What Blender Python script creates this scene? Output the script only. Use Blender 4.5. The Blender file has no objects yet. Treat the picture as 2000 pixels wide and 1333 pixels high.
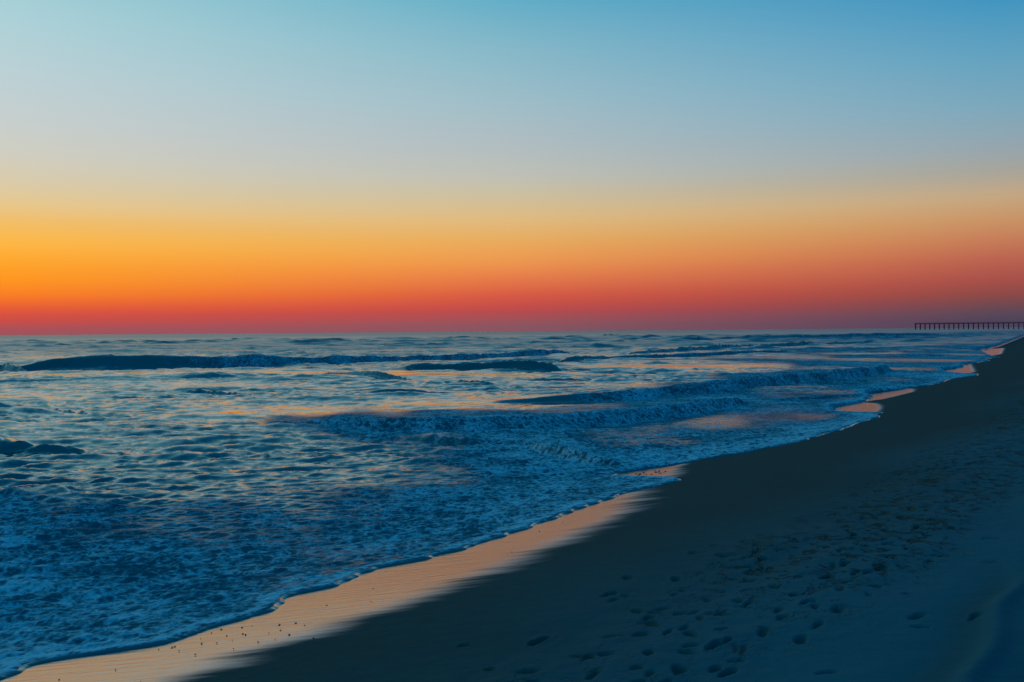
import bpy, bmesh, math, random
import numpy as np
from mathutils import Matrix, Vector

# ------------------------------------------------------------------ camera
scene = bpy.context.scene
COL = scene.collection
rad = math.radians
EYE = 2.7                      # eye height over still water
FPX = 1944.0                   # focal length in pixels of a 2000 px wide frame
PITCH, ROLL = math.degrees(math.atan(19.2 / FPX)), -0.45
cam_data = bpy.data.cameras.new('camera')
cam_data.sensor_width = 36.0
cam_data.lens = 36.0 * FPX / 2000.0
cam_data.clip_start, cam_data.clip_end = 0.1, 60000.0
cam = bpy.data.objects.new('camera', cam_data)
COL.objects.link(cam)
M = Matrix.Rotation(rad(90 - PITCH), 4, 'X') @ Matrix.Rotation(rad(ROLL), 4, 'Z')
cam.matrix_world = Matrix.Translation((0, 0, EYE)) @ M
scene.camera = cam
scene.view_settings.view_transform = 'Standard'
scene.view_settings.look = 'None'
scene.view_settings.exposure = 0.0
scene.view_settings.gamma = 1.0
scene.view_settings.use_curve_mapping = False
scene.cycles.max_bounces = 5
scene.cycles.use_denoising = True

# ------------------------------------------------------------------ twilight sky
SUN_AZ = -36.0                 # the sun is below the horizon, left of the frame

def lin(c):
    return tuple((v / 255 / 12.92 if v / 255 <= 0.04045 else ((v / 255 + 0.055) / 1.055) ** 2.4) for v in c)

def el(v):                     # elevation of an image row above the horizon
    return max(0.0, math.degrees(math.atan((647.3 - v) / FPX)))

UP = {'sun': [(26, (120, 192, 212)), (36, (40, 135, 180)), (52, (4, 100, 160)), (90, (0, 104, 152))],
      'mid': [(26, (58, 144, 182)), (36, (10, 115, 170)), (52, (0, 102, 158)), (90, (0, 104, 152))],
      'side': [(26, (15, 112, 170)), (40, (0, 104, 162)), (90, (0, 104, 152))],
      'back': [(0, (34, 50, 78)), (6, (40, 62, 98)), (12, (22, 72, 118)), (25, (6, 80, 138)), (50, (0, 86, 156)), (90, (0, 104, 152))]}
SKY = {
 'sun': [(640, (156, 84, 94)), (628, (194, 76, 74)), (612, (214, 82, 66)), (596, (236, 98, 50)), (578, (250, 126, 38)),
         (555, (255, 148, 32)), (520, (255, 166, 44)), (485, (254, 184, 70)), (450, (242, 190, 102)), (415, (230, 200, 144)),
         (380, (218, 203, 170)), (330, (208, 206, 193)), (270, (199, 207, 206)), (180, (186, 209, 214)), (90, (172, 209, 216)), (0, (156, 204, 212))],
 'mid': [(640, (134, 86, 98)), (628, (150, 84, 92)), (612, (178, 76, 80)), (596, (200, 78, 72)), (575, (216, 92, 68)),
         (545, (230, 122, 74)), (510, (238, 152, 80)), (470, (232, 172, 94)), (430, (224, 186, 126)), (390, (208, 191, 154)),
         (345, (191, 192, 181)), (290, (178, 189, 192)), (200, (158, 189, 200)), (100, (134, 184, 200)), (0, (98, 173, 199))],
 'side': [(640, (74, 66, 90)), (622, (90, 72, 88)), (606, (114, 73, 79)), (590, (140, 74, 71)), (565, (166, 80, 74)),
          (530, (186, 98, 80)), (495, (198, 124, 88)), (455, (202, 150, 104)), (415, (196, 168, 132)), (375, (168, 165, 154)),
          (330, (149, 166, 175)), (260, (124, 168, 188)), (170, (98, 162, 192)), (80, (68, 150, 192)), (0, (44, 138, 188))],
}
world = bpy.data.worlds.new('World')
scene.world = world
world.use_nodes = True
nt = world.node_tree
for n in list(nt.nodes):
    nt.nodes.remove(n)

def nd(tree, typ, **kw):
    n = tree.nodes.new(typ)
    for k, v in kw.items():
        if k.startswith('i_'):
            n.inputs[k[2:].replace('_', ' ')].default_value = v
        else:
            setattr(n, k, v)
    return n

def mth(tree, op, a, b=None, c=None, clamp=False):
    n = tree.nodes.new('ShaderNodeMath')
    n.operation = op
    n.use_clamp = clamp
    for i, x in enumerate((a, b, c)):
        if x is None:
            continue
        if isinstance(x, (int, float)):
            n.inputs[i].default_value = x
        else:
            tree.links.new(x, n.inputs[i])
    return n.outputs[0]

def sstep(tree, x, lo, hi, a=0.0, b=1.0, typ='SMOOTHSTEP'):
    n = tree.nodes.new('ShaderNodeMapRange')
    n.interpolation_type = typ
    tree.links.new(x, n.inputs[0])
    for i, v in enumerate((lo, hi, a, b)):
        n.inputs[i + 1].default_value = v
    return n.outputs[0]

tc = nd(nt, 'ShaderNodeTexCoord')
sep = nd(nt, 'ShaderNodeSeparateXYZ')
nt.links.new(tc.outputs['Generated'], sep.inputs[0])
X, Y, Z = sep.outputs
elev = mth(nt, 'DIVIDE', mth(nt, 'MAXIMUM', mth(nt, 'ARCSINE', Z), 0.0), math.pi / 2)
hlen = mth(nt, 'MAXIMUM', mth(nt, 'SQRT', mth(nt, 'ADD', mth(nt, 'MULTIPLY', X, X), mth(nt, 'MULTIPLY', Y, Y))), 1e-4)
sx, sy = math.sin(rad(SUN_AZ)), math.cos(rad(SUN_AZ))
dot = mth(nt, 'DIVIDE', mth(nt, 'ADD', mth(nt, 'MULTIPLY', X, sx), mth(nt, 'MULTIPLY', Y, sy)), hlen)
delta = mth(nt, 'ARCCOSINE', mth(nt, 'MINIMUM', mth(nt, 'MAXIMUM', dot, -1.0), 1.0))

def ramp(key):
    stops = [(el(v), c) for v, c in SKY.get(key, [])] + UP[key]
    stops = [(e / 90.0, c) for e, c in stops]
    n = nt.nodes.new('ShaderNodeValToRGB')
    els = n.color_ramp.elements
    n.color_ramp.interpolation = 'LINEAR'
    els[0].position = stops[0][0]
    els[0].color = lin(stops[0][1]) + (1,)
    els[1].position = 1.0
    els[1].color = lin(stops[-1][1]) + (1,)
    for p, c in stops[1:-1]:
        e = els.new(p)
        e.color = lin(c) + (1,)
    nt.links.new(elev, n.inputs[0])
    return n.outputs[0]

def mixc(a, b, f):
    n = nt.nodes.new('ShaderNodeMix')
    n.data_type = 'RGBA'
    nt.links.new(f, n.inputs[0])
    nt.links.new(a, n.inputs[6])
    nt.links.new(b, n.inputs[7])
    return n.outputs[2]

c = mixc(ramp('sun'), ramp('mid'), sstep(nt, delta, rad(9), rad(36), typ='LINEAR'))
c = mixc(c, ramp('side'), sstep(nt, delta, rad(36), rad(62), typ='LINEAR'))
c = mixc(c, ramp('back'), sstep(nt, delta, rad(62), rad(125), typ='LINEAR'))
bg = nd(nt, 'ShaderNodeBackground')
bg.inputs['Strength'].default_value = 1.0
nt.links.new(c, bg.inputs[0])
wo = nd(nt, 'ShaderNodeOutputWorld')
nt.links.new(bg.outputs[0], wo.inputs[0])

# ------------------------------------------------------------------ helpers
rng = np.random.default_rng(11)
random.seed(5)
Mn = np.array(M.to_3x3())

def ray(u, v):
    u = np.asarray(u, float)
    v = np.asarray(v, float)
    c = np.stack([(u - 1000) / FPX, -(v - 666.5) / FPX, -np.ones_like(u)], -1)
    return c @ Mn.T

def pix(x, y, z):              # world point -> column and row in the photograph's frame
    p = np.stack([x, y, np.asarray(z, float) - EYE + 0 * x], -1) @ Mn
    return 1000 + FPX * p[..., 0] / -p[..., 2], 666.5 - FPX * p[..., 1] / -p[..., 2]

def smooth(x, a, b):
    t = np.clip((x - a) / (b - a), 0, 1)
    return t * t * (3 - 2 * t)

def spectrum_tile(N, L, lmin, lmax, direction=None, power=2.0, seed=0, k_pow=-2.0):
    """periodic height tile with wavelengths lmin..lmax, scaled to unit rms slope"""
    r = np.random.default_rng(seed)
    k1 = np.fft.fftfreq(N, L / N) * 2 * np.pi
    kx, ky = np.meshgrid(k1, k1, indexing='ij')
    k = np.hypot(kx, ky) + 1e-9
    amp = k ** k_pow
    lo, hi = 2 * np.pi / lmax, 2 * np.pi / lmin
    amp *= smooth(k, lo * 0.7, lo * 1.1) * (1 - smooth(k, hi * 0.8, hi * 1.3))
    if direction is not None:
        cs = np.abs(kx * direction[0] + ky * direction[1]) / k
        amp *= cs ** power + 0.05
    sp = amp * (r.normal(size=(N, N)) + 1j * r.normal(size=(N, N)))
    h = np.fft.ifft2(sp).real
    gx, gy = np.gradient(h, L / N)
    h /= math.sqrt((gx ** 2 + gy ** 2).mean())
    return h, L

def sample(tile, x, y, rot=0.0):
    h, L = tile
    N = h.shape[0]
    c, s = math.cos(rot), math.sin(rot)
    X = ((c * x - s * y) / L * N)
    Y = ((s * x + c * y) / L * N)
    i = np.floor(X).astype(np.int64)
    j = np.floor(Y).astype(np.int64)
    fx, fy = X - i, Y - j
    fx = fx * fx * (3 - 2 * fx)
    fy = fy * fy * (3 - 2 * fy)
    i0, i1, j0, j1 = i % N, (i + 1) % N, j % N, (j + 1) % N
    return (h[i0, j0] * (1 - fx) + h[i1, j0] * fx) * (1 - fy) + (h[i0, j1] * (1 - fx) + h[i1, j1] * fx) * fy

def grid_mesh(name, x, y, z, keep, attrs, mat):
    """x,y,z: 2-D arrays of a structured sheet; keep: mask of quads"""
    R, C = x.shape
    idx = np.arange(R * C).reshape(R, C)
    q = np.stack([idx[:-1, :-1], idx[:-1, 1:], idx[1:, 1:], idx[1:, :-1]], -1)[keep]
    used = np.zeros(R * C, bool)
    used[q.ravel()] = True
    remap = np.cumsum(used) - 1
    q = remap[q]
    co = np.stack([x, y, z], -1).reshape(-1, 3)[used]
    me = bpy.data.meshes.new(name)
    me.vertices.add(len(co))
    me.vertices.foreach_set('co', co.astype(np.float32).ravel())
    me.loops.add(q.size)
    me.loops.foreach_set('vertex_index', q.astype(np.int32).ravel())
    me.polygons.add(len(q))
    me.polygons.foreach_set('loop_start', np.arange(0, q.size, 4, dtype=np.int32))
    me.polygons.foreach_set('use_smooth', np.ones(len(q), bool))
    me.update(calc_edges=True)
    for k, a in attrs.items():
        at = me.attributes.new(k, 'FLOAT', 'POINT')
        at.data.foreach_set('value', a.reshape(-1)[used].astype(np.float32))
    me.materials.append(mat)
    ob = bpy.data.objects.new(name, me)
    COL.objects.link(ob)
    return ob

# ------------------------------------------------------------------ the shore: its line, slope and swash edge
# smooth base line where the sloping sand would meet still water, as x over y
BY = np.array([-60, -10, 0, 5, 8, 10.5, 13.5, 18, 24, 32, 44, 56, 75, 100, 170, 300, 600, 1500, 6000, 30000.])
BX = np.array([-52, -18.6, -11.2, -7.4, -5.2, -3.4, -1.2, 1.9, 5.9, 11, 18.3, 25.3, 36.5, 51, 91, 161, 321, 800, 3200, 16000.])
_by = np.concatenate([np.linspace(-60, 200, 2601), np.geomspace(201, 30000, 600)])
_bx = np.interp(_by, BY, BX)
_k = np.hanning(41)
_bx[20:2580] = np.convolve(_bx, _k / _k.sum(), 'same')[20:2580]

def base_x(y):
    return np.interp(y, _by, _bx)

def shore_s(x, y):             # metres landward of the base line
    return (x - base_x(y)) * 0.83

PS = np.array([-4000, -400, -60, -15, -4, 0, 2, 4, 6, 8, 10, 13, 18, 30, 60, 4000.])
PZ = np.array([-9, -6, -3.0, -1.3, -.38, 0, .21, .43, .66, .87, 1.02, 1.13, 1.28, 1.6, 2.5, 3.0])
_ps = np.linspace(-60, 60, 4801)
_pz = np.interp(_ps, PS, PZ)
_k = np.hanning(81)
_pz[40:-40] = np.convolve(_pz, _k / _k.sum(), 'same')[40:-40]

def beach_z(x, y):
    s = shore_s(x, y)
    z = np.interp(s, _ps, _pz)
    z = np.where(s < -60, np.interp(s, PS, PZ), z)
    z = np.where(s > 60, np.interp(s, PS, PZ), z)
    return z

def on_beach(u, v):            # where the line of sight through a point of the photo meets the sand
    d = ray(u, v)
    z = np.full(d.shape[:-1], 0.1)
    for _ in range(60):
        t = (z - EYE) / d[..., 2]
        x, y = d[..., 0] * t, d[..., 1] * t
        z = 0.6 * z + 0.4 * beach_z(x, y)
    return x, y, z

EDGE = [(-120, 1372), (-30, 1335), (10, 1324), (31, 1316), (73, 1295), (175, 1280), (322, 1260), (367, 1243), (420, 1225),
        (497, 1204), (548, 1188), (560, 1176), (561, 1168), (595, 1158), (656, 1146), (700, 1126), (712, 1120),
        (750, 1107), (847, 1090), (857, 1084), (915, 1075), (924, 1064), (975, 1049), (1042, 1030), (1069, 1017),
        (1144, 989), (1237, 962), (1294, 947), (1336, 938.5), (1337, 936.5), (1310, 934.5), (1300, 932.5), (1215, 931), (1200, 928),
        (1222, 924), (1258, 918), (1300, 911), (1332, 906), (1360, 900), (1460, 884), (1560, 864), (1600, 852),
        (1672, 830), (1732, 808.5), (1733, 806.5), (1680, 805), (1640, 803), (1632, 797), (1655, 791), (1692, 785), (1698, 779),
        (1690, 774), (1710, 767), (1768, 761.5), (1785, 757.5), (1842, 747), (1865, 740), (1911, 734), (1905, 731), (1842, 728.5),
        (1850, 723), (1895, 713), (1925, 704), (1946, 698.5), (1920, 694), (1902, 690), (1852, 687), (1846, 682.5), (1882, 678.5),
        (1925, 674.5), (1957, 672), (2002, 669)]
eu, ev = np.array(EDGE, float).T
ex, ey, ez = on_beach(eu, ev)
o = np.argsort(ey)
ex, ey = ex[o], ey[o]
m = ey < 150
ex, ey = ex[m], ey[m]
off = ex - base_x(ey)

_ey = np.geomspace(3.5, 150, 6000)
_eo = np.interp(_ey, ey, off)
_kk = np.hanning(61)
_eo[30:-30] = np.convolve(_eo, _kk / _kk.sum(), 'same')[30:-30]
def _n1(q, seed):             # smooth one-dimensional noise
    g = np.random.default_rng(seed).normal(size=4096)
    i = np.floor(q).astype(int)
    f = q - i
    f = f * f * (3 - 2 * f)
    return g[i % 4096] * (1 - f) + g[(i + 1) % 4096] * f
_lq = np.log(_ey)
_eo = _eo + _ey * (0.0035 * _n1(_lq * 28, 1) + 0.0016 * _n1(_lq * 75, 2) + 0.0004 * _n1(_lq * 210, 3))
_ex = base_x(_ey) + _eo
_eg = np.gradient(_ex, _ey)
_kk = np.hanning(41)
_eg[20:-20] = np.convolve(_eg, _kk / _kk.sum(), 'same')[20:-20]

def edge_x(y):
    return np.where(y < 150, np.interp(y, _ey, _ex), base_x(y) + _eo[-1])

def edge_norm(y):
    return 1.0 / np.sqrt(1 + np.interp(y, _ey, _eg) ** 2)

# landward limit of the mirror-wet sand
WET = [(150, 1400), (370, 1330), (460, 1298), (540, 1264), (640, 1236), (745, 1206), (860, 1168), (975, 1124), (1060, 1086), (1130, 1054),
       (1200, 1024), (1240, 1006), (1262, 985), (1275, 966), (1272, 952), (1260, 944), (1250, 941), (1300, 935), (1318, 931), (1322, 924), (1325, 914), (1330, 907),
       (1300, 903), (1420, 884), (1570, 852), (1700, 812), (1705, 806), (1712, 801), (1716, 795), (1708, 789), (1670, 786), (1715, 781), (1745, 774), (1778, 766),
       (1780, 761), (1730, 756), (1840, 738), (1900, 727), (1890, 710), (1920, 698), (1952, 692), (1955, 686), (1958, 680), (1962, 674), (1980, 670.5), (2002, 668.5)]
wu, wv = np.array(WET, float).T
wx, wy, _ = on_beach(wu, wv)
o = np.argsort(wy)
wx, wy = wx[o], wy[o]
woff = wx - base_x(wy)

def wet_x(y):
    return base_x(y) + np.interp(y, wy, woff)

# ------------------------------------------------------------------ materials
def material(name):
    m = bpy.data.materials.new(name)
    m.use_nodes = True
    t = m.node_tree
    for n in list(t.nodes):
        t.nodes.remove(n)
    out = t.nodes.new('ShaderNodeOutputMaterial')
    return m, t, out

def principled(t, **kw):
    p = t.nodes.new('ShaderNodeBsdfPrincipled')
    for k, v in kw.items():
        p.inputs[k.replace('_', ' ')].default_value = v
    return p

def attr(t, name):
    n = t.nodes.new('ShaderNodeAttribute')
    n.attribute_name = name
    return n.outputs['Fac']

def noise(t, vec, scale, detail=4, rough=0.55, dist=0.0):
    n = t.nodes.new('ShaderNodeTexNoise')
    n.inputs['Scale'].default_value = scale
    n.inputs['Detail'].default_value = detail
    n.inputs['Roughness'].default_value = rough
    n.inputs['Distortion'].default_value = dist
    t.links.new(vec, n.inputs['Vector'])
    return n.outputs['Fac']

def mapping(t, vec, rot=0.0, scale=(1, 1, 1), loc=(0, 0, 0)):
    n = t.nodes.new('ShaderNodeMapping')
    n.inputs['Rotation'].default_value = (0, 0, rot)
    n.inputs['Scale'].default_value = scale
    n.inputs['Location'].default_value = loc
    t.links.new(vec, n.inputs['Vector'])
    return n.outputs[0]

def bump(t, h, dist, strength=1.0, prev=None):
    n = t.nodes.new('ShaderNodeBump')
    n.inputs['Distance'].default_value = dist
    n.inputs['Strength'].default_value = strength
    t.links.new(h, n.inputs['Height'])
    if prev is not None:
        t.links.new(prev, n.inputs['Normal'])
    return n.outputs[0]

SHORE_ANG = math.atan2(0.84, 0.54)          # bearing of the shoreline

def water_material():
    m, t, out = material('sea_water')
    geo = t.nodes.new('ShaderNodeNewGeometry')
    P = geo.outputs['Position']
    foam = attr(t, 'foam')
    calm = attr(t, 'calm')
    chop = attr(t, 'chop')
    Pr = mapping(t, P, rot=rad(-8), scale=(0.45, 1.0, 1.0))
    # ripples too small for the sheet itself
    r1 = noise(t, Pr, 1.5, 5, 0.6, 0.4)
    r2 = noise(t, mapping(t, P, rot=rad(25), scale=(0.5, 1, 1)), 6.0, 4, 0.6, 0.3)
    hgt = mth(t, 'ADD', mth(t, 'MULTIPLY', r1, 0.05), mth(t, 'MULTIPLY', r2, 0.014))
    hgt = mth(t, 'MULTIPLY', hgt, calm)
    nrm = bump(t, hgt, 1.0)
    w = principled(t, Base_Color=(0.0005, 0.075, 0.055, 1), IOR=2.1)
    t.links.new(mth(t, 'ADD', chop, mth(t, 'MULTIPLY', foam, 0.10)), w.inputs['Roughness'])
    t.links.new(nrm, w.inputs['Normal'])
    # foam: bubbles gathered in strings and rafts
    n0 = noise(t, P, 0.8, 3, 0.5, 0.6)
    n1 = noise(t, P, 4.4, 6, 0.65, 1.0)
    n2 = noise(t, mapping(t, P, loc=(7, 3, 0)), 13.0, 4, 0.6, 0.8)
    def web(scale, amount, off, seed_loc):          # walls between bubbles-rafts, bent by a noise field
        nz = t.nodes.new('ShaderNodeTexNoise')
        nz.inputs['Scale'].default_value = scale * 0.8
        nz.inputs['Detail'].default_value = 3
        q = mapping(t, P, loc=seed_loc)
        t.links.new(q, nz.inputs['Vector'])
        sub = t.nodes.new('ShaderNodeVectorMath')
        sub.operation = 'MULTIPLY_ADD'
        t.links.new(nz.outputs['Color'], sub.inputs[0])
        sub.inputs[1].default_value = (amount / scale,) * 3
        t.links.new(q, sub.inputs[2])
        v = t.nodes.new('ShaderNodeTexVoronoi')
        v.feature = 'DISTANCE_TO_EDGE'
        v.inputs['Scale'].default_value = scale
        t.links.new(sub.outputs[0], v.inputs['Vector'])
        return mth(t, 'SUBTRACT', off, v.outputs['Distance'])
    wb1 = web(4.5, 2.2, 0.16, (3, 1, 0))
    wb2 = web(11.0, 2.0, 0.16, (9, 4, 0))
    pat = mth(t, 'ADD', mth(t, 'ADD', mth(t, 'MULTIPLY', wb1, 2.0), mth(t, 'MULTIPLY', wb2, 1.5)), mth(t, 'MULTIPLY', mth(t, 'SUBTRACT', n0, 0.5), 1.5))
    pat = mth(t, 'ADD', pat, mth(t, 'MULTIPLY', mth(t, 'SUBTRACT', n1, 0.5), 2.2))
    pat = mth(t, 'MULTIPLY', mth(t, 'ADD', pat, mth(t, 'MULTIPLY', mth(t, 'SUBTRACT', n2, 0.5), 0.8)), 0.85)
    lvl = mth(t, 'ADD', pat, mth(t, 'MULTIPLY', mth(t, 'SUBTRACT', foam, 0.5), 1.15))
    fac = sstep(t, lvl, -0.3, 0.8)
    fac = mth(t, 'MULTIPLY', fac, sstep(t, foam, 0.0, 0.12))
    fac = mth(t, 'MAXIMUM', fac, sstep(t, foam, 0.35, 0.62, 0.0, 1.0))
    fine = noise(t, P, 30.0, 3, 0.6)
    fcol = t.nodes.new('ShaderNodeMix')
    fcol.data_type = 'RGBA'
    fcol.inputs[6].default_value = (0.003, 0.19, 0.205, 1)
    fcol.inputs[7].default_value = (0.42, 0.97, 0.90, 1)
    t.links.new(sstep(t, lvl, -0.1, 0.95), fcol.inputs[0])
    f = principled(t, Roughness=0.8, IOR=1.03)
    t.links.new(fcol.outputs[2], f.inputs['Base Color'])
    fb = bump(t, mth(t, 'ADD', mth(t, 'MULTIPLY', lvl, 0.03), mth(t, 'MULTIPLY', fine, 0.004)), 1.0, 0.8)
    t.links.new(fb, f.inputs['Normal'])
    mx = t.nodes.new('ShaderNodeMixShader')
    t.links.new(fac, mx.inputs[0])
    t.links.new(w.outputs[0], mx.inputs[1])
    t.links.new(f.outputs[0], mx.inputs[2])
    t.links.new(mx.outputs[0], out.inputs[0])
    return m

def sand_material():
    m, t, out = material('beach_sand')
    geo = t.nodes.new('ShaderNodeNewGeometry')
    P = geo.outputs['Position']
    wet = attr(t, 'wet')
    damp_shade = attr(t, 'damp_shade')
    n_big = noise(t, P, 0.7, 4, 0.55)
    n_mid = noise(t, P, 6.0, 4, 0.6)
    grain = noise(t, P, 260.0, 2, 0.6)
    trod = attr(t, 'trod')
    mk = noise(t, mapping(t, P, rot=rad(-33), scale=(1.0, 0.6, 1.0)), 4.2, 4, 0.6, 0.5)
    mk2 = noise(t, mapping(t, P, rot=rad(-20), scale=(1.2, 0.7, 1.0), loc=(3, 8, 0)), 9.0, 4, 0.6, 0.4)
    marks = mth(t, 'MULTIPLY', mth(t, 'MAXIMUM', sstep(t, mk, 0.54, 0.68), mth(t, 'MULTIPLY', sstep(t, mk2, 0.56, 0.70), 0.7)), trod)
    damp_shade = mth(t, 'ADD', damp_shade, mth(t, 'MULTIPLY', marks, 1.1))  # trodden marks darkened the same way as the print hollows
    d = mth(t, 'ADD', damp_shade, mth(t, 'MULTIPLY', mth(t, 'SUBTRACT', n_mid, 0.5), 0.35))
    d = mth(t, 'ADD', d, mth(t, 'MULTIPLY', mth(t, 'SUBTRACT', n_big, 0.5), 0.3), clamp=True)
    cm = t.nodes.new('ShaderNodeMix')
    cm.data_type = 'RGBA'
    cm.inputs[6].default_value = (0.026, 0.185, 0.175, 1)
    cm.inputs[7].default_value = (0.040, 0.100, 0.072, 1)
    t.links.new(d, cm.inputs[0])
    g = t.nodes.new('ShaderNodeMix')
    g.data_type = 'RGBA'
    g.blend_type = 'MULTIPLY'
    g.inputs[0].default_value = 1.0
    t.links.new(cm.outputs[2], g.inputs[6])
    gr = t.nodes.new('ShaderNodeMapRange')
    t.links.new(grain, gr.inputs[0])
    gr.inputs[1].default_value, gr.inputs[2].default_value, gr.inputs[3].default_value, gr.inputs[4].default_value = 0.3, 0.7, 0.9, 1.08
    cc = t.nodes.new('ShaderNodeCombineColor')
    for i in range(3):
        t.links.new(gr.outputs[0], cc.inputs[i])
    t.links.new(cc.outputs[0], g.inputs[7])
    dry = principled(t, Roughness=0.9, IOR=1.12)
    t.links.new(g.outputs[2], dry.inputs['Base Color'])
    b1 = bump(t, mth(t, 'SUBTRACT', mth(t, 'ADD', mth(t, 'MULTIPLY', n_mid, 0.012), mth(t, 'MULTIPLY', grain, 0.0005)), mth(t, 'MULTIPLY', marks, 0.05)), 1.0)
    t.links.new(b1, dry.inputs['Normal'])
    # water film on the wet strip: streaks drawn out by the backwash
    st = noise(t, mapping(t, P, rot=rad(4), scale=(0.35, 2.2, 1.0)), 1.6, 5, 0.6, 0.3)
    st2 = noise(t, mapping(t, P, rot=rad(4), scale=(0.5, 5.0, 1.0)), 3.0, 4, 0.6, 0.2)
    wf = mth(t, 'ADD', wet, mth(t, 'MULTIPLY', mth(t, 'SUBTRACT', st, 0.5), 1.3))
    wf = mth(t, 'ADD', wf, mth(t, 'MULTIPLY', mth(t, 'SUBTRACT', st2, 0.5), 0.3))
    film = mth(t, 'MULTIPLY', sstep(t, wf, 0.18, 0.85), sstep(t, wet, 0.02, 0.3))
    gl = t.nodes.new('ShaderNodeBsdfGlossy')
    gl.inputs['Color'].default_value = (0.88, 0.88, 0.88, 1)
    t.links.new(sstep(t, wet, 0.2, 1.0, 0.40, 0.14), gl.inputs['Roughness'])
    b2 = bump(t, mth(t, 'ADD', mth(t, 'MULTIPLY', st2, 0.003), mth(t, 'MULTIPLY', n_mid, 0.0015)), 1.0)
    t.links.new(b2, gl.inputs['Normal'])
    fr = t.nodes.new('ShaderNodeFresnel')
    fr.inputs['IOR'].default_value = 9.0
    mx = t.nodes.new('ShaderNodeMixShader')
    t.links.new(mth(t, 'MULTIPLY', fr.outputs[0], film), mx.inputs[0])
    t.links.new(dry.outputs[0], mx.inputs[1])
    t.links.new(gl.outputs[0], mx.inputs[2])
    t.links.new(mx.outputs[0], out.inputs[0])
    return m

WATER = water_material()
SAND = sand_material()

def plain(name, col, rough=0.8, var=0.3, scale=3.0):
    m, t, out = material(name)
    geo = t.nodes.new('ShaderNodeNewGeometry')
    n = noise(t, geo.outputs['Position'], scale, 4)
    mx = t.nodes.new('ShaderNodeMix')
    mx.data_type = 'RGBA'
    mx.inputs[6].default_value = tuple(c * (1 - var) for c in col) + (1,)
    mx.inputs[7].default_value = tuple(c * (1 + var) for c in col) + (1,)
    t.links.new(n, mx.inputs[0])
    p = principled(t, Roughness=rough)
    t.links.new(mx.outputs[2], p.inputs['Base Color'])
    t.links.new(p.outputs[0], out.inputs[0])
    return m

# ------------------------------------------------------------------ sea
def columns(a0, a1, step):
    inner = np.arange(-0.56, 0.56, step)
    g = [inner[-1]]
    s = step
    while g[-1] < a1:
        s *= 1.10
        g.append(g[-1] + s)
    l = [inner[0]]
    s = step
    while l[-1] > a0:
        s *= 1.10
        l.append(l[-1] - s)
    return np.concatenate([l[:0:-1], inner, g[1:]])

def rows(y0, y1, h, px, rel):
    ys = [y0]
    while ys[-1] < y1:
        y = ys[-1]
        dy = min(y * y / (h * FPX) * px, rel * y)
        if y > 500:
            dy *= 1 + (y - 500) / 500
        ys.append(y + dy)
    return np.array(ys)

A = columns(-2.2, 1.0, 2.9 / FPX)
Yr = np.concatenate([rows(4.0, 6.0, EYE, 1.6, 0.0042)[:-1], rows(6.0, 16.0, EYE, 0.6, 0.0042)[:-1], rows(16.0, 40.0, EYE, 0.9, 0.0042)[:-1], rows(40.0, 130.0, EYE, 0.9, 0.0031)[:-1], rows(130.0, 30000.0, EYE, 0.9, 0.0046)])
yy, aa = np.meshgrid(Yr, A, indexing='ij')
xx = yy * aa
s_land = shore_s(xx, yy)
uu, vv = pix(xx, yy, 0.0)
seaward = np.clip(-s_land, 0, None)

SEAD = (0.80, -0.60)           # direction the seas run in
T_swell = spectrum_tile(256, 260.0, 16, 60, (0.45, -0.89), 6, 1)
T_big = spectrum_tile(512, 113.0, 3.2, 13, (0.25, -0.97), 8, 2, -1.7)
T_mid = spectrum_tile(512, 37.0, 0.5, 3.2, (0.2, -0.98), 6, 3, -1.5)
T_small = spectrum_tile(512, 9.1, 0.10, 0.7, (0.1, -1.0), 4.0, 4, -1.6)
T_foam = spectrum_tile(512, 11.3, 0.09, 0.6, (0.3, -0.95), .6, 6, -1.6)
T_mod = spectrum_tile(256, 310.0, 14, 90, None, 0, 7)
T_mod2 = spectrum_tile(256, 71.0, 4, 20, (0.1, -1), 3, 8)

def unit(t):
    return t[0] / t[0].std(), t[1]

mod = sample(unit(T_mod), xx, yy * 1.7) * 0.5 + sample(unit(T_mod2), xx, yy, 0.3) * 0.5
rough_mod = np.clip(1.0 + 0.65 * mod, 0.15, 2.1)
drow = np.gradient(Yr)[:, None] + 0 * xx

def lod(lmin):                 # waves shorter than the sheet can carry fade out
    return 1 - smooth(drow, lmin * 0.45, lmin * 1.1)

deep = smooth(seaward, 3, 30)
mid_zone = smooth(seaward, 0.4, 9)
h = sample(T_swell, xx, yy) * 0.035 * smooth(seaward, 20, 90)
hb = sample(T_big, xx, yy, 0.05)
h += (hb + 0.35 * hb ** 2 / (np.abs(hb).mean() + 1e-6) * 0.5) * (0.048 + 0.05 * smooth(yy, 90, 300)) * (0.5 + 0.5 * deep) * mid_zone * rough_mod * lod(3.0)
hm = sample(T_mid, xx, yy, 0.12)
hmid = (hm + 0.5 * np.maximum(hm, 0) ** 2 / (hm.std() * 3)) * 0.15 * (.25 + .75 * mid_zone) * (0.5 + 0.5 * deep) * rough_mod * lod(1.8)
h += hmid
h += sample(T_small, xx, yy, -0.1) * 0.22 * (0.85 + 0.15 * mid_zone) * rough_mod * lod(0.35)

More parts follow.
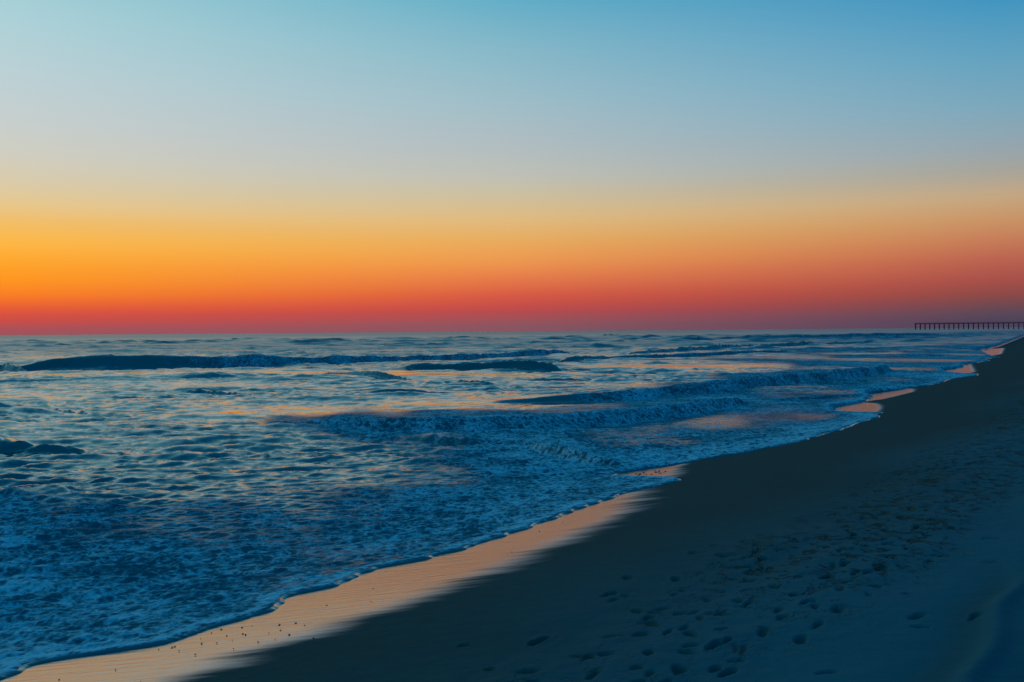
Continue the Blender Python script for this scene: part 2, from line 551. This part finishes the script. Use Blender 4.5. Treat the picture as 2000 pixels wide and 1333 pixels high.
# breaking and rolling waves: crest top row / foot row along the photo, width and foam
def wave(pts, foam_pts, back=2.6, face=2.0, ragged=0.0, seed=0, foam_back=0.3, foot=0.5, above=1.0, deg=1, plan=0.0):
    global h, foam, hmid
    pts = np.array(pts, float)
    vh_ = 655.0 - 0.0078 * pts[:, 0]
    cf = np.polyfit(pts[:, 0] / 1000, np.log(pts[:, 2] - vh_), deg, w=np.sqrt(np.maximum(pts[:, 2] - pts[:, 1], .3)))
    foot_v = np.exp(np.polyval(cf, pts[:, 0] / 1000)) + vh_       # the crest keeps one even course
    d = ray(pts[:, 0], foot_v)
    t = (0.0 - EYE) / d[:, 2]
    fx, fy = d[:, 0] * t, d[:, 1] * t                      # foot of the face on the water
    dt = ray(pts[:, 0], pts[:, 1])
    slope = dt[:, 2] / dt[:, 1]
    H = np.full(len(fy), 0.4)
    for _ in range(20):
        yc = fy + face * np.maximum(H, .05)
        H = EYE + slope * yc
    H = np.maximum(H, 0.0) * above
    H[0] = H[-1] = 0.0
    az = fx / fy
    az_m = np.clip(aa, az[0], az[-1])
    Yc = np.interp(az_m, az, fy + face * np.maximum(H, .05))
    Hh = np.interp(az_m, az, H)
    fade = smooth(aa, az[0] - .004, az[0] + .02) * (1 - smooth(aa, az[-1] - .02, az[-1] + .004))
    Hh = Hh * fade
    wob = (0.15 + 2 * ragged) * sample(unit(T_mod2), xx * 1.6 + seed * 31, yy * 1.6 + seed * 17.0) * 0.25 + ragged * 5 * sample(unit(T_mod2), xx * 7 + seed * 11, yy * 7 + seed * 7.0) * 0.08
    wob = wob + plan * sample(unit(T_mod2), xx * .9 + seed, yy * .9)
    dd = (yy - Yc) / np.maximum(Hh, .08) + wob * 0.8
    front = np.clip(1 + dd / face, 0, 1)
    prof_f = (front ** 1.45) ** 2 * (3 - 2 * front ** 1.45)      # hollow towards the foot, rounded at the crest
    prof_b = np.exp(-(np.clip(dd, 0, None) / back) ** 1.5)
    prof = np.where(dd < 0, prof_f, prof_b)
    trough = -0.12 * np.exp(-((dd + face * 1.3) / face) ** 2)
    if ragged:
        rg = 1 + ragged * (sample(unit(T_mod2), xx * 5 + seed, yy * 5, 0.7) * 0.5 + sample(unit(T_mod2), xx * 14 + seed, yy * 14, 0.2) * 0.35)
    else:
        rg = 1.0
    h = h * (1 - .4 * np.clip(prof * fade, 0, 1) * smooth(Hh, .4, .9)) + Hh * (prof * rg + trough)
    hmid = hmid * (1 - .45 * np.clip(prof * fade, 0, 1) * smooth(Hh, .4, .9))
    fp = np.array(foam_pts, float)
    fa = ray(fp[:, 0], np.full(len(fp), 700.0))
    F = np.interp(aa, fa[:, 0] / fa[:, 1], fp[:, 1], left=0, right=0)
    band = smooth(dd, -face * (1.0 + foot), -face * 0.9) * (1 - smooth(dd, foam_back, foam_back + 1.4))
    foam = np.maximum(foam, F * band * fade)

# foam cover, plus dark sky reflection painted on far-right open water, given at points of the photo
FOAM_REFL = [(-300, 1000, .8), (0, 1000, .8), (200, 1000, .75), (400, 995, .7), (0, 1100, .84), (300, 1100, .8), (0, 1200, .84), (300, 1200, .8), (0, 1290, .84), (-300, 1200, .8),
        (500, 1100, .76), (500, 1020, .7), (700, 1060, .72), (900, 1010, .68), (1100, 960, .66), (1250, 945, .7), (700, 990, .6), (560, 970, .5), (400, 962, .35), (200, 960, .2), (0, 955, .15),
        (-300, 950, .15), (0, 900, .05), (300, 900, .08), (450, 925, .25), (700, 910, .2), (600, 880, .2), (850, 930, .45), (850, 970, .6), (1000, 915, .56), (1130, 905, .66), (1180, 890, .7),
        (1100, 870, .68), (1000, 860, .62), (860, 862, .35), (900, 835, .6), (720, 835, .56), (570, 826, .48), (1000, 812, .66), (1200, 812, .68), (1350, 795, .68), (1440, 780, .7), (850, 812, .62),
        (700, 818, .6), (1100, 800, .62), (1270, 782, .64), (800, 788, .05), (600, 795, 0), (500, 850, .2), (300, 860, .05), (290, 848, .35), (100, 840, 0), (420, 820, 0),
        (300, 760, .02), (0, 760, .02), (-300, 760, 0), (700, 750, .02), (900, 765, .08), (1000, 740, .03), (1050, 785, .1), (1180, 785, .5), (1300, 770, .55), (1370, 757, .6), (1160, 772, .15), (1250, 740, .03),
        (1350, 748, .56), (1500, 738, .62), (1600, 718, .62), (1700, 708, .62), (1735, 714, .6), (1480, 706, .5), (1600, 696, .45), (1720, 690, .4), (1300, 722, .03), (1440, 718, .03), (1300, 690, .03), (1480, 690, .1),
        (1560, 676, .1), (1700, 675, .25), (1850, 668, .35), (1950, 662, .4), (1400, 665, 0), (1250, 845, .55), (1400, 830, .55), (1550, 795, .58), (1350, 850, .64), (1450, 845, .64), (1520, 820, .64), (1600, 770, .6), (1650, 765, .58), (1500, 775, .55), (1750, 742, .62), (1850, 716, .62),
        (1900, 702, .55), (1200, 865, .5), (1300, 888, .8), (1330, 862, .5), (1450, 874, .88), (1600, 846, .9), (1700, 818, .9), (1380, 890, .9), (1600, 815, .6), (1850, 740, .8), (1780, 754, .75), (1930, 700, .7), (1800, 690, .6), (1900, 676, .6),
        (1000, 655, 0), (500, 660, 0), (0, 660, 0), (1500, 650, .02), (1800, 648, .1), (2100, 655, .4), (2300, 700, .5), (1500, 665, .45), (1700, 660, .55), (1850, 655, .55), (1400, 695, .42), (1550, 690, .55), (1700, 685, .6), (1650, 700, .62), (1950, 648, .5), (1350, 670, .25), (1250, 705, .15)]
fp = np.array(FOAM_REFL)
def fspace(u, v):
    vh = 655.0 - 0.0078 * u
    return u / 130.0, np.log(np.maximum(v - vh, 1.0)) * 6.5
pu, pv = fspace(fp[:, 0], fp[:, 1])
qu, qv = fspace(uu, vv)
num = np.zeros_like(xx)
den = np.zeros_like(xx)
for a_, b_, f_ in zip(pu, pv, fp[:, 2]):
    w_ = 1.0 / ((qu - a_) ** 2 + (qv - b_) ** 2 + 0.05) ** 2.2
    num += w_ * f_
    den += w_
foam = num / den
foam = foam + 0.08 * sample(unit(T_mod2), xx, yy, 1.0) * smooth(foam, .05, .4) * (1 - .6 * smooth(foam, .7, .95))
foam = np.clip(foam, 0, 1)

# the outer breaker, its shoulder unbroken on the left, rolling foam to the right
wave([(-40, 719, 723), (30, 709, 723), (80, 699, 723), (130, 690, 723), (180, 686, 723), (260, 687, 722), (330, 690, 721), (400, 692, 720), (480, 695, 719), (560, 697, 718), (640, 696, 714),
      (700, 693, 711), (780, 692, 708), (860, 690, 704), (940, 688, 700), (1000, 685, 697), (1060, 681, 694), (1095, 681, 692), (1130, 686, 690)],
     [(200, 0), (270, .2), (380, .45), (450, .64), (1095, .7), (1150, .3)], back=2.4, face=2.1, ragged=0.04, seed=1, above=.86, deg=3, foam_back=-.2)
wave([(-260, 704, 716), (-120, 702, 724), (-10, 706, 726), (30, 710, 724), (75, 718, 721)], [(-300, 0), (0, .1)], back=2.6, face=1.8, seed=2)
wave([(770, 716, 718), (810, 711, 721), (860, 706, 723), (930, 702, 724), (985, 699, 726), (1020, 699, 726), (1050, 705, 723), (1085, 713, 718), (1110, 717, 718)],
     [(770, 0), (1000, .12), (1110, 0)], back=2.0, face=1.7, ragged=.05, seed=3, above=.8)
wave([(1030, 706, 708), (1120, 698, 706), (1200, 693, 703), (1300, 690, 700), (1400, 686, 696), (1500, 681, 692), (1560, 680, 686)], [(1100, .2), (1300, .4), (1500, .5)], back=2.2, face=2.0, ragged=0.05, seed=4, above=0.8)
wave([(1180, 690, 692), (1250, 684, 692), (1350, 676, 686), (1450, 671, 682), (1550, 668, 677), (1650, 666, 673), (1760, 664, 668)], [(1200, .1), (1400, .4), (1700, .6)], back=2.2, face=2.0, ragged=0.05, seed=5, above=0.8)
wave([(1340, 663, 664), (1420, 657, 665), (1500, 656, 664), (1600, 653, 660), (1700, 650, 658), (1800, 650, 656), (1900, 650, 654)], [(1400, .1), (1600, .3), (1900, .5)], back=2.0, face=2.0, seed=6)
wave([(240, 670, 671), (290, 666, 672), (330, 666, 672), (390, 669, 671)], [(240, 0), (390, 0)], back=2.5, face=2.2, seed=7)
wave([(850, 660, 661), (880, 656, 661), (930, 656, 661), (970, 659, 660.5)], [(850, 0), (970, 0)], back=2.5, face=2.2, seed=8)
wave([(780, 663, 664), (820, 659, 664), (860, 662, 663)], [(780, 0), (860, 0)], back=2.5, face=2.2, seed=9)
wave([(1150, 656, 657), (1180, 652, 657), (1215, 652, 656.5), (1250, 655, 656)], [(1150, 0), (1250, 0)], back=2.5, face=2.2, seed=10)
# lines of chop between the breakers
wave([(600, 729, 731), (650, 725, 735), (720, 722, 738), (780, 730, 741), (820, 740, 743)], [(600, 0), (820, .05)], back=2.5, face=2.2, seed=11, plan=.5, above=0.7)
wave([(870, 748, 749), (900, 744, 751), (940, 745, 752), (980, 750, 752)], [(870, 0), (980, .0)], back=2.5, face=2.2, seed=12, plan=.5, above=0.6)
wave([(660, 765, 767), (740, 761, 771), (810, 757, 771), (860, 762, 769), (900, 767, 769)], [(660, 0), (900, .1)], back=2.5, face=2.2, seed=13, plan=.5, above=0.65)
wave([(1000, 743, 744), (1060, 737, 746), (1120, 737, 745), (1180, 741, 744)], [(1000, 0), (1180, .1)], back=2.5, face=2.2, seed=14, plan=.5, above=0.6)
wave([(1150, 734, 735), (1230, 727, 736), (1300, 727, 735), (1370, 730, 733)], [(1150, 0), (1370, .1)], back=2.5, face=2.2, seed=15, plan=.5, above=0.7)
wave([(60, 801, 803), (100, 795, 808), (150, 800, 812), (200, 808, 813)], [(60, 0), (200, .0)], back=2.5, face=2.4, seed=16, plan=.5, above=0.6)
wave([(180, 771, 773), (260, 766, 779), (340, 769, 780), (400, 776, 779)], [(180, 0), (400, .0)], back=2.5, face=2.4, seed=17, plan=.5, above=0.55)
wave([(330, 764, 765), (380, 757, 770), (440, 760, 772), (520, 769, 772)], [(180, 0), (400, .0)], back=2.5, face=2.4, seed=18, plan=.5, above=0.5)
# near swell at the left edge
wave([(-260, 840, 880), (-100, 842, 888), (0, 848, 888), (40, 855, 888), (90, 866, 885), (150, 872, 881), (200, 877, 879)], [(-300, 0), (0, .1), (200, 0)], back=2.6, face=2.0, seed=19)
wave([(-200, 898, 908), (0, 900, 906), (40, 902, 905), (90, 903.5, 904)], [(-300, 0), (90, .1)], back=2.4, face=2.2, seed=20, plan=.5, above=0.5)
# second bore, mid right
wave([(940, 781, 784), (1000, 775, 786), (1060, 767, 786), (1120, 759, 786), (1200, 754, 783), (1280, 750, 776), (1360, 741, 770), (1440, 732, 764), (1520, 722, 754), (1600, 714, 746),
      (1680, 706, 736), (1735, 703, 729), (1755, 710, 722)],
     [(940, 0), (1100, .25), (1250, .38), (1320, .66), (1755, .74)], back=6.0, face=2.6, ragged=0.07, seed=21, plan=.9, above=.6, deg=3, foam_back=5.0)
# near bore with its rolling front
wave([(480, 830, 834), (560, 820, 835), (650, 817, 838), (750, 812, 842), (850, 806, 846), (950, 800, 845), (1040, 795, 843), (1110, 790, 838), (1200, 786, 829), (1300, 777, 818),
      (1380, 768, 804), (1440, 765, 794), (1472, 776, 788)],
     [(480, .3), (600, .56), (900, .7), (1100, .75), (1472, .78)], back=7.0, face=3.0, ragged=0.1, seed=22, plan=1.1, above=.62, deg=3, foam_back=5.0)
wave([(1010, 868, 874), (1060, 850, 886), (1110, 852, 900), (1160, 866, 908), (1200, 884, 913), (1232, 902, 914)],
     [(1000, .55), (1110, .72), (1232, .75)], back=5.0, face=2.0, ragged=0.12, seed=23, above=0.5, deg=4, foam_back=5.0)
wave([(800, 852, 856), (850, 846, 862), (900, 850, 868), (950, 858, 870), (990, 866, 870)], [(800, .1), (990, .4)], back=2.4, face=2.4, seed=24)
# low lines in the thin sheet of water by the beach
wave([(1150, 905, 918), (1220, 905, 917), (1280, 902, 912), (1340, 900, 905)], [(1150, .1), (1340, .3)], back=3, face=2.4, seed=25, above=.5)
wave([(1480, 781, 783), (1540, 776, 783), (1620, 770, 779), (1700, 767, 772), (1750, 765, 768)], [(1480, 0), (1750, .2)], back=2.4, face=2.6, seed=26, above=.8)

# swash: a sheet riding up the sand, with a rounded lip
zb = beach_z(xx, yy)
d_e = (edge_x(yy) - xx) * edge_norm(yy)
fb = sample(T_foam, xx, yy)
thick = (0.019 + 0.0008 * np.minimum(yy, 40)) * (1 - (1 - np.clip(d_e / (.07 + .003 * np.minimum(yy, 40)), 0, 1)) ** 2) + 0.022 * smooth(d_e, .1, 2.5)
z_sheet = zb + np.where(d_e > 0, thick, np.maximum(-0.25, d_e * 1.5))
z_sheet = z_sheet + (fb * 0.12 + 0.8 * h) * smooth(d_e, .05, .5)
z_open = h + fb * 0.16 * smooth(foam, .2, .8) * lod(.2)
k = 0.05
dz = (z_open - z_sheet)
blend = np.clip(0.5 + 0.5 * dz / k, 0, 1)
zmax = z_sheet * (1 - blend) + z_open * blend + k * blend * (1 - blend)
zw = np.where(d_e > 0.0, zmax * smooth(d_e, 0, .25) + z_sheet * (1 - smooth(d_e, 0, .25)), z_sheet)
q_ = d_e / (1 + np.minimum(yy, 30) / 18)
rim = smooth(q_, .03, .06) * (1 - smooth(q_, .10, .30))
foam = np.where(d_e < .04, foam * smooth(d_e, .025, .06), np.maximum(foam, rim * .95))
calm = np.clip(1.0 * rough_mod, .4, 1.5) * (0.4 + .6 * mid_zone) * (0.5 + 0.5 * smooth(yy, 8, 40))
keep = (d_e > -0.6)
keep = (keep[:-1, :-1] | keep[1:, 1:]) & (yy[:-1, :-1] < 29000)
lean = 1.6 * hmid * smooth(d_e, 1, 6)        # an offshore breeze holds the little seas back
sea = grid_mesh('sea', xx - 0.3 * lean, yy + lean, zw, keep, {'foam': foam, 'calm': calm * (1 - smooth(yy, 8, 22)), 'chop': 0.08 + 0.20 * smooth(yy, 20, 200) + 0.08 * smooth(yy, 300, 900)}, WATER)
sea['kind'] = 'structure'
sea['label'] = 'dark teal sea with rolling foamy surf running up the beach'
print("sea quads", keep.sum())

# ------------------------------------------------------------------ beach
A = columns(-3.2, 6.0, 3.2 / FPX)
Yr = np.concatenate([rows(1.2, 4.4, 1.6, 25.0, 0.02)[:-1], rows(4.4, 30000.0, 1.6, 2.0, 0.012)])
yy, aa = np.meshgrid(Yr, A, indexing='ij')
xx = yy * aa
s = shore_s(xx, yy)
zb = beach_z(xx, yy)
drow = np.gradient(Yr)[:, None] + 0 * xx
T_rip = spectrum_tile(512, 5.3, 0.08, 0.6, None, 0, 21, -1.9)
T_und = spectrum_tile(256, 60.0, 2.0, 14, None, 0, 22)
T_dune = spectrum_tile(512, 17.0, 0.3, 1.8, (0.84, -0.54), 2.5, 23)
up = smooth(s, 3.8, 6.0) * (1 - .75 * smooth(s, 6.6, 7.6))
zs = zb + sample(T_und, xx, yy) * 0.012 * smooth(s, 1, 5) * lod(1.5)
zs += sample(T_dune, xx, yy) * 0.045 * up * lod(.5)
zs += sample(T_rip, xx, yy) * 0.05 * up * lod(.1)
damp_shade = 1 - smooth(s + 0.35 * sample(unit(T_und), xx, yy), 3.0, 7.6)
# footprints: trampled strip along the top of the foreshore
prints = []
def along(y):                 # unit vector of the shore at y
    e = 0.5
    dx = (base_x(y + e) - base_x(y - e)) / (2 * e)
    n = math.hypot(dx, 1)
    return dx / n, 1 / n
for ti in range(9):
    s0 = 5.2 + 0.21 * ti + random.uniform(-.12, .12)
    y = 1.5 + random.random()
    stop = random.uniform(20, 60)
    while y < stop:
        tx, ty = along(y)
        s0 += random.gauss(0, .05)
        side = .09 if len(prints) % 2 else -.09
        sl = s0 - 0.03 * (y - 5)
        if random.random() < (.42 if sl > 5.8 else .15):
            prints.append((base_x(y) + (sl + side) / .83, y, math.atan2(ty, tx) + random.gauss(0, .25), random.uniform(.08, .115), random.uniform(.027, .040), random.uniform(.014, .028)))
        y += random.uniform(.5, .8) * ty
for _ in range(1300):
    y = 5.5 + 60 * random.random()
    s0 = random.gauss(6.35, .6) - 0.03 * (y - 5)
    prints.append((base_x(y) + s0 / .83, y, random.uniform(0, math.pi), random.uniform(.05, .11), random.uniform(.025, .045), random.uniform(.010, .028)))
for (u_, v_) in [(1565, 1250), (1635, 1195), (1490, 1235), (1580, 1180), (1670, 1118), (1615, 1128), (1735, 1062), (1790, 1028), (1780, 990), (1760, 1007), (1930, 928), (1425, 1307), (1325, 1305),
                 (1395, 1260), (1050, 1250), (1190, 1162), (1225, 1130), (1410, 1085), (1415, 1086), (1490, 1090), (1320, 1130), (1650, 1100), (1695, 1118), (1830, 926), (1848, 905)]:
    x_, y_, _z = on_beach(np.array([float(u_)]), np.array([float(v_)]))
    tx, ty = along(y_[0])
    prints.append((x_[0], y_[0], math.atan2(ty, tx) + random.gauss(0, .3), .105, .044, .03))
dark = np.zeros_like(xx)
dimp = np.zeros_like(xx)
for (px, py, ang, L, W, D) in prints:
    i0, i1 = np.searchsorted(Yr, [py - .5, py + .5])
    if i1 <= i0:
        continue
    j0, j1 = np.searchsorted(A, [px / py - .5 / py * 1.1 - .02, px / py + .5 / py * 1.1 + .02])
    sx_, sy_ = xx[i0:i1, j0:j1] - px, yy[i0:i1, j0:j1] - py
    c_, s_ = math.cos(ang), math.sin(ang)
    lx, ly = (sx_ * c_ + sy_ * s_) / L, (-sx_ * s_ + sy_ * c_) / (W * (1 + .25 * (sx_ * c_ + sy_ * s_) / L))
    r = np.sqrt(lx ** 2 + ly ** 2) + 0.22 * np.sin(sx_ * 34 + py * 9) * np.cos(sy_ * 29 + px * 7) + 0.12 * np.sin(lx * 3.1 + px * 5)
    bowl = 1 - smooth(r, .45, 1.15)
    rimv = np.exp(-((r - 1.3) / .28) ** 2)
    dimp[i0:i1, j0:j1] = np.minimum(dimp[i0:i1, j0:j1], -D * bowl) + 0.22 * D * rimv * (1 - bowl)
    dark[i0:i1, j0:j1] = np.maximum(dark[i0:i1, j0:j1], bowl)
zs += dimp * lod(.1)
damp_shade = np.clip(damp_shade + 0.75 * dark * (drow < .4), 0, 1)  # print hollows: wetter sand plus shade painted into the colour
# old wheel rut and ridge at the right edge
rx, ry, _z = on_beach(np.array([1990., 1985, 1960, 1925, 1900]), np.array([1080., 1150, 1200, 1260, 1345]))
rox = np.argsort(ry)
rdx = np.interp(yy, ry[rox], rx[rox])
dr_ = (xx - rdx) * 0.83 + 0.04 * np.sin(yy * 4.1)
m_ = smooth(yy, 1, 3) * (1 - smooth(yy, 6.5, 8.5))
zs += m_ * (0.035 * np.exp(-(dr_ / .07) ** 2) - 0.03 * np.exp(-((dr_ - .38) / .25) ** 2) - 0.018 * np.exp(-((dr_ + .25) / .16) ** 2))
damp_shade = np.clip(damp_shade + m_ * (.3 * np.exp(-((dr_ - .35) / .22) ** 2) + .45 * np.exp(-((dr_ + .16) / .13) ** 2)), 0, 1)
trod = smooth(s + .03 * yy, 4.9, 6.4) * (1 - smooth(s + .03 * yy, 6.9, 7.7)) * (.5 + .5 * smooth(yy, 6, 12)) * (1 - smooth(yy, 90, 200))
trod = np.clip(trod * (1 + .5 * sample(unit(T_und), xx, yy, .4)), 0, 1)
# mirror-wet strip
soft = 0.42 - 0.22 * smooth(yy, 15, 22) + 0.004 * yy
wet = smooth((wet_x(yy) - xx) * .83 / soft, -1.0, 1.6 - 1.2 * smooth(yy, 15, 22)) * (yy < 300)
wet = np.where(yy > 150, 0, wet)
zs += -0.004 * wet
fr = edge_x(yy) - xx
keep = (fr < 2.0 + yy * .05)
keep = keep[:-1, :-1] & (yy[:-1, :-1] < 29000)
beach = grid_mesh('beach', xx, yy, zs, keep, {'wet': wet, 'damp_shade': damp_shade, 'trod': trod}, SAND)
beach['kind'] = 'structure'
beach['label'] = 'dark sand beach with footprints and a shining wet strip'
print('beach quads', keep.sum())

# ------------------------------------------------------------------ small mesh helpers
def link(name, bm, mat, parent=None, smooth_=False):
    me = bpy.data.meshes.new(name)
    bm.to_mesh(me)
    bm.free()
    me.materials.append(mat)
    if smooth_:
        for p in me.polygons:
            p.use_smooth = True
    ob = bpy.data.objects.new(name, me)
    COL.objects.link(ob)
    ob.parent = parent
    return ob

def box(bm, x0, x1, y0, y1, z0, z1):
    v = [bm.verts.new(p) for p in ((x0, y0, z0), (x1, y0, z0), (x1, y1, z0), (x0, y1, z0), (x0, y0, z1), (x1, y0, z1), (x1, y1, z1), (x0, y1, z1))]
    for f in ((0, 3, 2, 1), (4, 5, 6, 7), (0, 1, 5, 4), (1, 2, 6, 5), (2, 3, 7, 6), (3, 0, 4, 7)):
        bm.faces.new([v[i] for i in f])

def tube(bm, p0, p1, r0, r1, seg=8):
    p0, p1 = Vector(p0), Vector(p1)
    d = (p1 - p0)
    q = d.to_track_quat('Z', 'Y').to_matrix()
    a = [bm.verts.new(p0 + q @ Vector((r0 * math.cos(2 * math.pi * i / seg), r0 * math.sin(2 * math.pi * i / seg), 0))) for i in range(seg)]
    b = [bm.verts.new(p1 + q @ Vector((r1 * math.cos(2 * math.pi * i / seg), r1 * math.sin(2 * math.pi * i / seg), 0))) for i in range(seg)]
    for i in range(seg):
        bm.faces.new((a[i], a[(i + 1) % seg], b[(i + 1) % seg], b[i]))
    bm.faces.new(a[::-1])
    bm.faces.new(b)

# ------------------------------------------------------------------ fishing pier far down the beach
PIER_WOOD = plain('pier_timber', (0.07, 0.06, 0.06), .85)
PIER_CONC = plain('pier_concrete', (0.10, 0.09, 0.09), .85)
pier = bpy.data.objects.new('fishing_pier', None)
COL.objects.link(pier)
tip = np.array([618.0, 1527.0])
dirp = np.array([0.88, -0.475])
dirp /= np.hypot(*dirp)
pier.location = (tip[0], tip[1], 0)
pier.rotation_euler = (0, 0, math.atan2(dirp[1], dirp[0]))
pier['label'] = 'long fishing pier on pilings standing in the sea on the horizon'
pier['category'] = 'pier'
PL, PW, DECK = 262.0, 6.0, 9.6
bm = bmesh.new()
box(bm, 0, PL, -PW / 2, PW / 2, DECK - .45, DECK)
for yb in (-2.3, 0, 2.3):
    box(bm, .05, PL - .05, yb - .2, yb + .2, DECK - 1.05, DECK - .452)
link('deck', bm, PIER_CONC, pier)
pile_bm = bmesh.new()
tube(pile_bm, (0, 0, -4), (0, 0, DECK - 1.6), .62, .6, 10)
pile = link('piling', pile_bm, PIER_CONC, pier)
cap_bm = bmesh.new()
box(cap_bm, -.55, .55, -PW / 2 - .3, PW / 2 + .3, DECK - 1.6, DECK - 1.052)
cap = link('pile_cap', cap_bm, PIER_CONC, pier)
post_bm = bmesh.new()
box(post_bm, -.08, .08, -.08, .08, DECK + .002, DECK + 1.15)
post = link('rail_post', post_bm, PIER_WOOD, pier)
def dup(ob, loc):
    c_ = ob.copy()
    COL.objects.link(c_)
    c_.parent = pier
    c_.location = loc
    return c_
first = True
xb = 1.2
while xb < PL:
    for yb in (-2.4, 2.4):
        if first:
            pile.location = (xb, yb, 0)
            first = False
        else:
            dup(pile, (xb, yb, 0))
    if xb == 1.2:
        cap.location = (xb, 0, 0)
    else:
        dup(cap, (xb, 0, 0))
    xb += 6.72
n = 0
xb = .1
while xb < PL:
    for yb in (-PW / 2 + .1, PW / 2 - .1):
        if n == 0:
            post.location = (xb, yb, 0)
        else:
            dup(post, (xb, yb, 0))
        n += 1
    xb += 3.36
for yb in (-PW / 2 + .1, PW / 2 - .1):
    bm = bmesh.new()
    box(bm, 0, PL, yb - .12, yb + .12, DECK + 1.152, DECK + 1.25)
    box(bm, 0, PL, yb - .05, yb + .05, DECK + .70, DECK + .80)
    box(bm, 0, PL, yb - .05, yb + .05, DECK + .32, DECK + .42)
    link('handrail', bm, PIER_WOOD, pier)

# ------------------------------------------------------------------ shorebird on the far wet sand
FEATHER = plain('brown_feathers', (0.16, 0.12, 0.09), .8, .4, 40)
HORN = plain('dark_horn', (0.04, 0.035, 0.03), .5)
bx_, by_, bz_ = on_beach(np.array([1893.]), np.array([688.]))
bird = bpy.data.objects.new('sandpiper', None)
COL.objects.link(bird)
bird.location = (bx_[0], by_[0], bz_[0])
bird.rotation_euler = (0, 0, rad(200))
bird['label'] = 'tiny brown shorebird standing on the farthest glowing patch of wet sand'
bird['category'] = 'bird'
bm = bmesh.new()
prof = [(-.17, .19, .004), (-.13, .195, .016), (-.07, .20, .045), (-.01, .205, .058), (.05, .22, .046), (.085, .25, .026), (.10, .285, .022), (.118, .305, .027), (.14, .308, .018), (.152, .305, .006)]
ringv = []
for (px, pz, r) in prof:
    ringv.append([bm.verts.new((px, r * .85 * math.cos(a * math.pi / 5), pz + r * math.sin(a * math.pi / 5))) for a in range(10)])
for a, b in zip(ringv, ringv[1:]):
    for i in range(10):
        bm.faces.new((a[i], a[(i + 1) % 10], b[(i + 1) % 10], b[i]))
bm.faces.new(ringv[0])
bm.faces.new(ringv[-1][::-1])
link('body', bm, FEATHER, bird, True)
bm = bmesh.new()
tube(bm, (.15, 0, .305), (.205, 0, .292), .005, .0015, 6)
link('bill', bm, HORN, bird)
for sgn in (-1, 1):
    bm = bmesh.new()
    tube(bm, (0, sgn * .022, .165), (-.02, sgn * .022, .085), .005, .004, 6)
    tube(bm, (-.02, sgn * .022, .085), (.0, sgn * .022, .004), .004, .004, 6)
    for an in (-25, 0, 25):
        tube(bm, (0, sgn * .022, .004), (.035 * math.cos(rad(an)), sgn * .022 + .035 * math.sin(rad(an)), .003), .003, .002, 5)
    link('leg', bm, HORN, bird)

# ------------------------------------------------------------------ shell fragments lying on the wet sand
SHELL = plain('dark_shell', (0.05, 0.045, 0.045), .6, .5, 60)
shell_mesh = []
for k_ in range(5):
    bm = bmesh.new()
    N_ = 9
    top = []
    c0 = bm.verts.new((0, 0, .0045))
    for i in range(N_):
        a = 2 * math.pi * i / N_
        r = .011 * random.uniform(.65, 1.2)
        top.append((r * math.cos(a), r * .7 * math.sin(a)))
    tv = [bm.verts.new((x * .7, y * .7, .0038 + random.uniform(-.0006, .0008))) for x, y in top]
    ov = [bm.verts.new((x, y, .0012)) for x, y in top]
    bv = [bm.verts.new((x, y, -.002)) for x, y in top]
    for i in range(N_):
        j = (i + 1) % N_
        bm.faces.new((c0, tv[i], tv[j]))
        bm.faces.new((tv[i], ov[i], ov[j], tv[j]))
        bm.faces.new((ov[i], bv[i], bv[j], ov[j]))
    bm.faces.new(bv[::-1])
    me = bpy.data.meshes.new('shell_fragment')
    bm.to_mesh(me)
    bm.free()
    me.materials.append(SHELL)
    shell_mesh.append(me)
S5 = [(1825, 807), (1405, 920), (1350, 930), (1355, 965), (1370, 970), (1265, 975), (1120, 990), (1125, 1018), (1295, 1000), (1303, 1048), (1565, 945), (1560, 915), (1500, 958), (1535, 995),
      (1615, 970), (1650, 905), (1700, 918), (1235, 940), (960, 1040), (975, 1035), (885, 1052), (1090, 1080), (330, 1220), (785, 1230), (1000, 1060), (1750, 990), (645, 1165), (1180, 960), (1440, 1010), (1210, 1015)]
S6 = [(410, 710), (345, 800), (100, 888), (330, 868), (265, 922), (1330, 455), (1065, 610), (970, 655), (560, 805), (1210, 500)]
near = [(x * .35, 900 + y * .35) for x, y in S5] + [(600 + x * .375, 850 + y * .375) for x, y in S6]
far = [(random.uniform(1228, 1300), 0) for _ in range(22)]
far = [(u, 930 - (u - 1215) * random.uniform(.02, .17)) for u, _ in far]
def shells(pts, label, group, sc):
    for (u, v) in pts:
        x, y, z = on_beach(np.array([float(u)]), np.array([float(v)]))
        ob = bpy.data.objects.new('shell_fragment', random.choice(shell_mesh))
        COL.objects.link(ob)
        ob.location = (x[0], y[0], z[0] - .002)
        ob.rotation_euler = (rad(5), rad(-5), random.uniform(0, 6.28))
        k = sc * random.uniform(.6, 1.3)
        ob.scale = (k, k, k)
        ob['label'] = label
        ob['category'] = 'shell'
        ob['group'] = group
shells(near, 'small dark shell fragment on the long shining wet strip in the foreground', 'shell fragments on the long wet strip', 0.8)
shells(far, 'small dark shell fragment on the glowing wet patch between two foam tongues', 'shell fragments on the wet patch between foam tongues', 1.8)
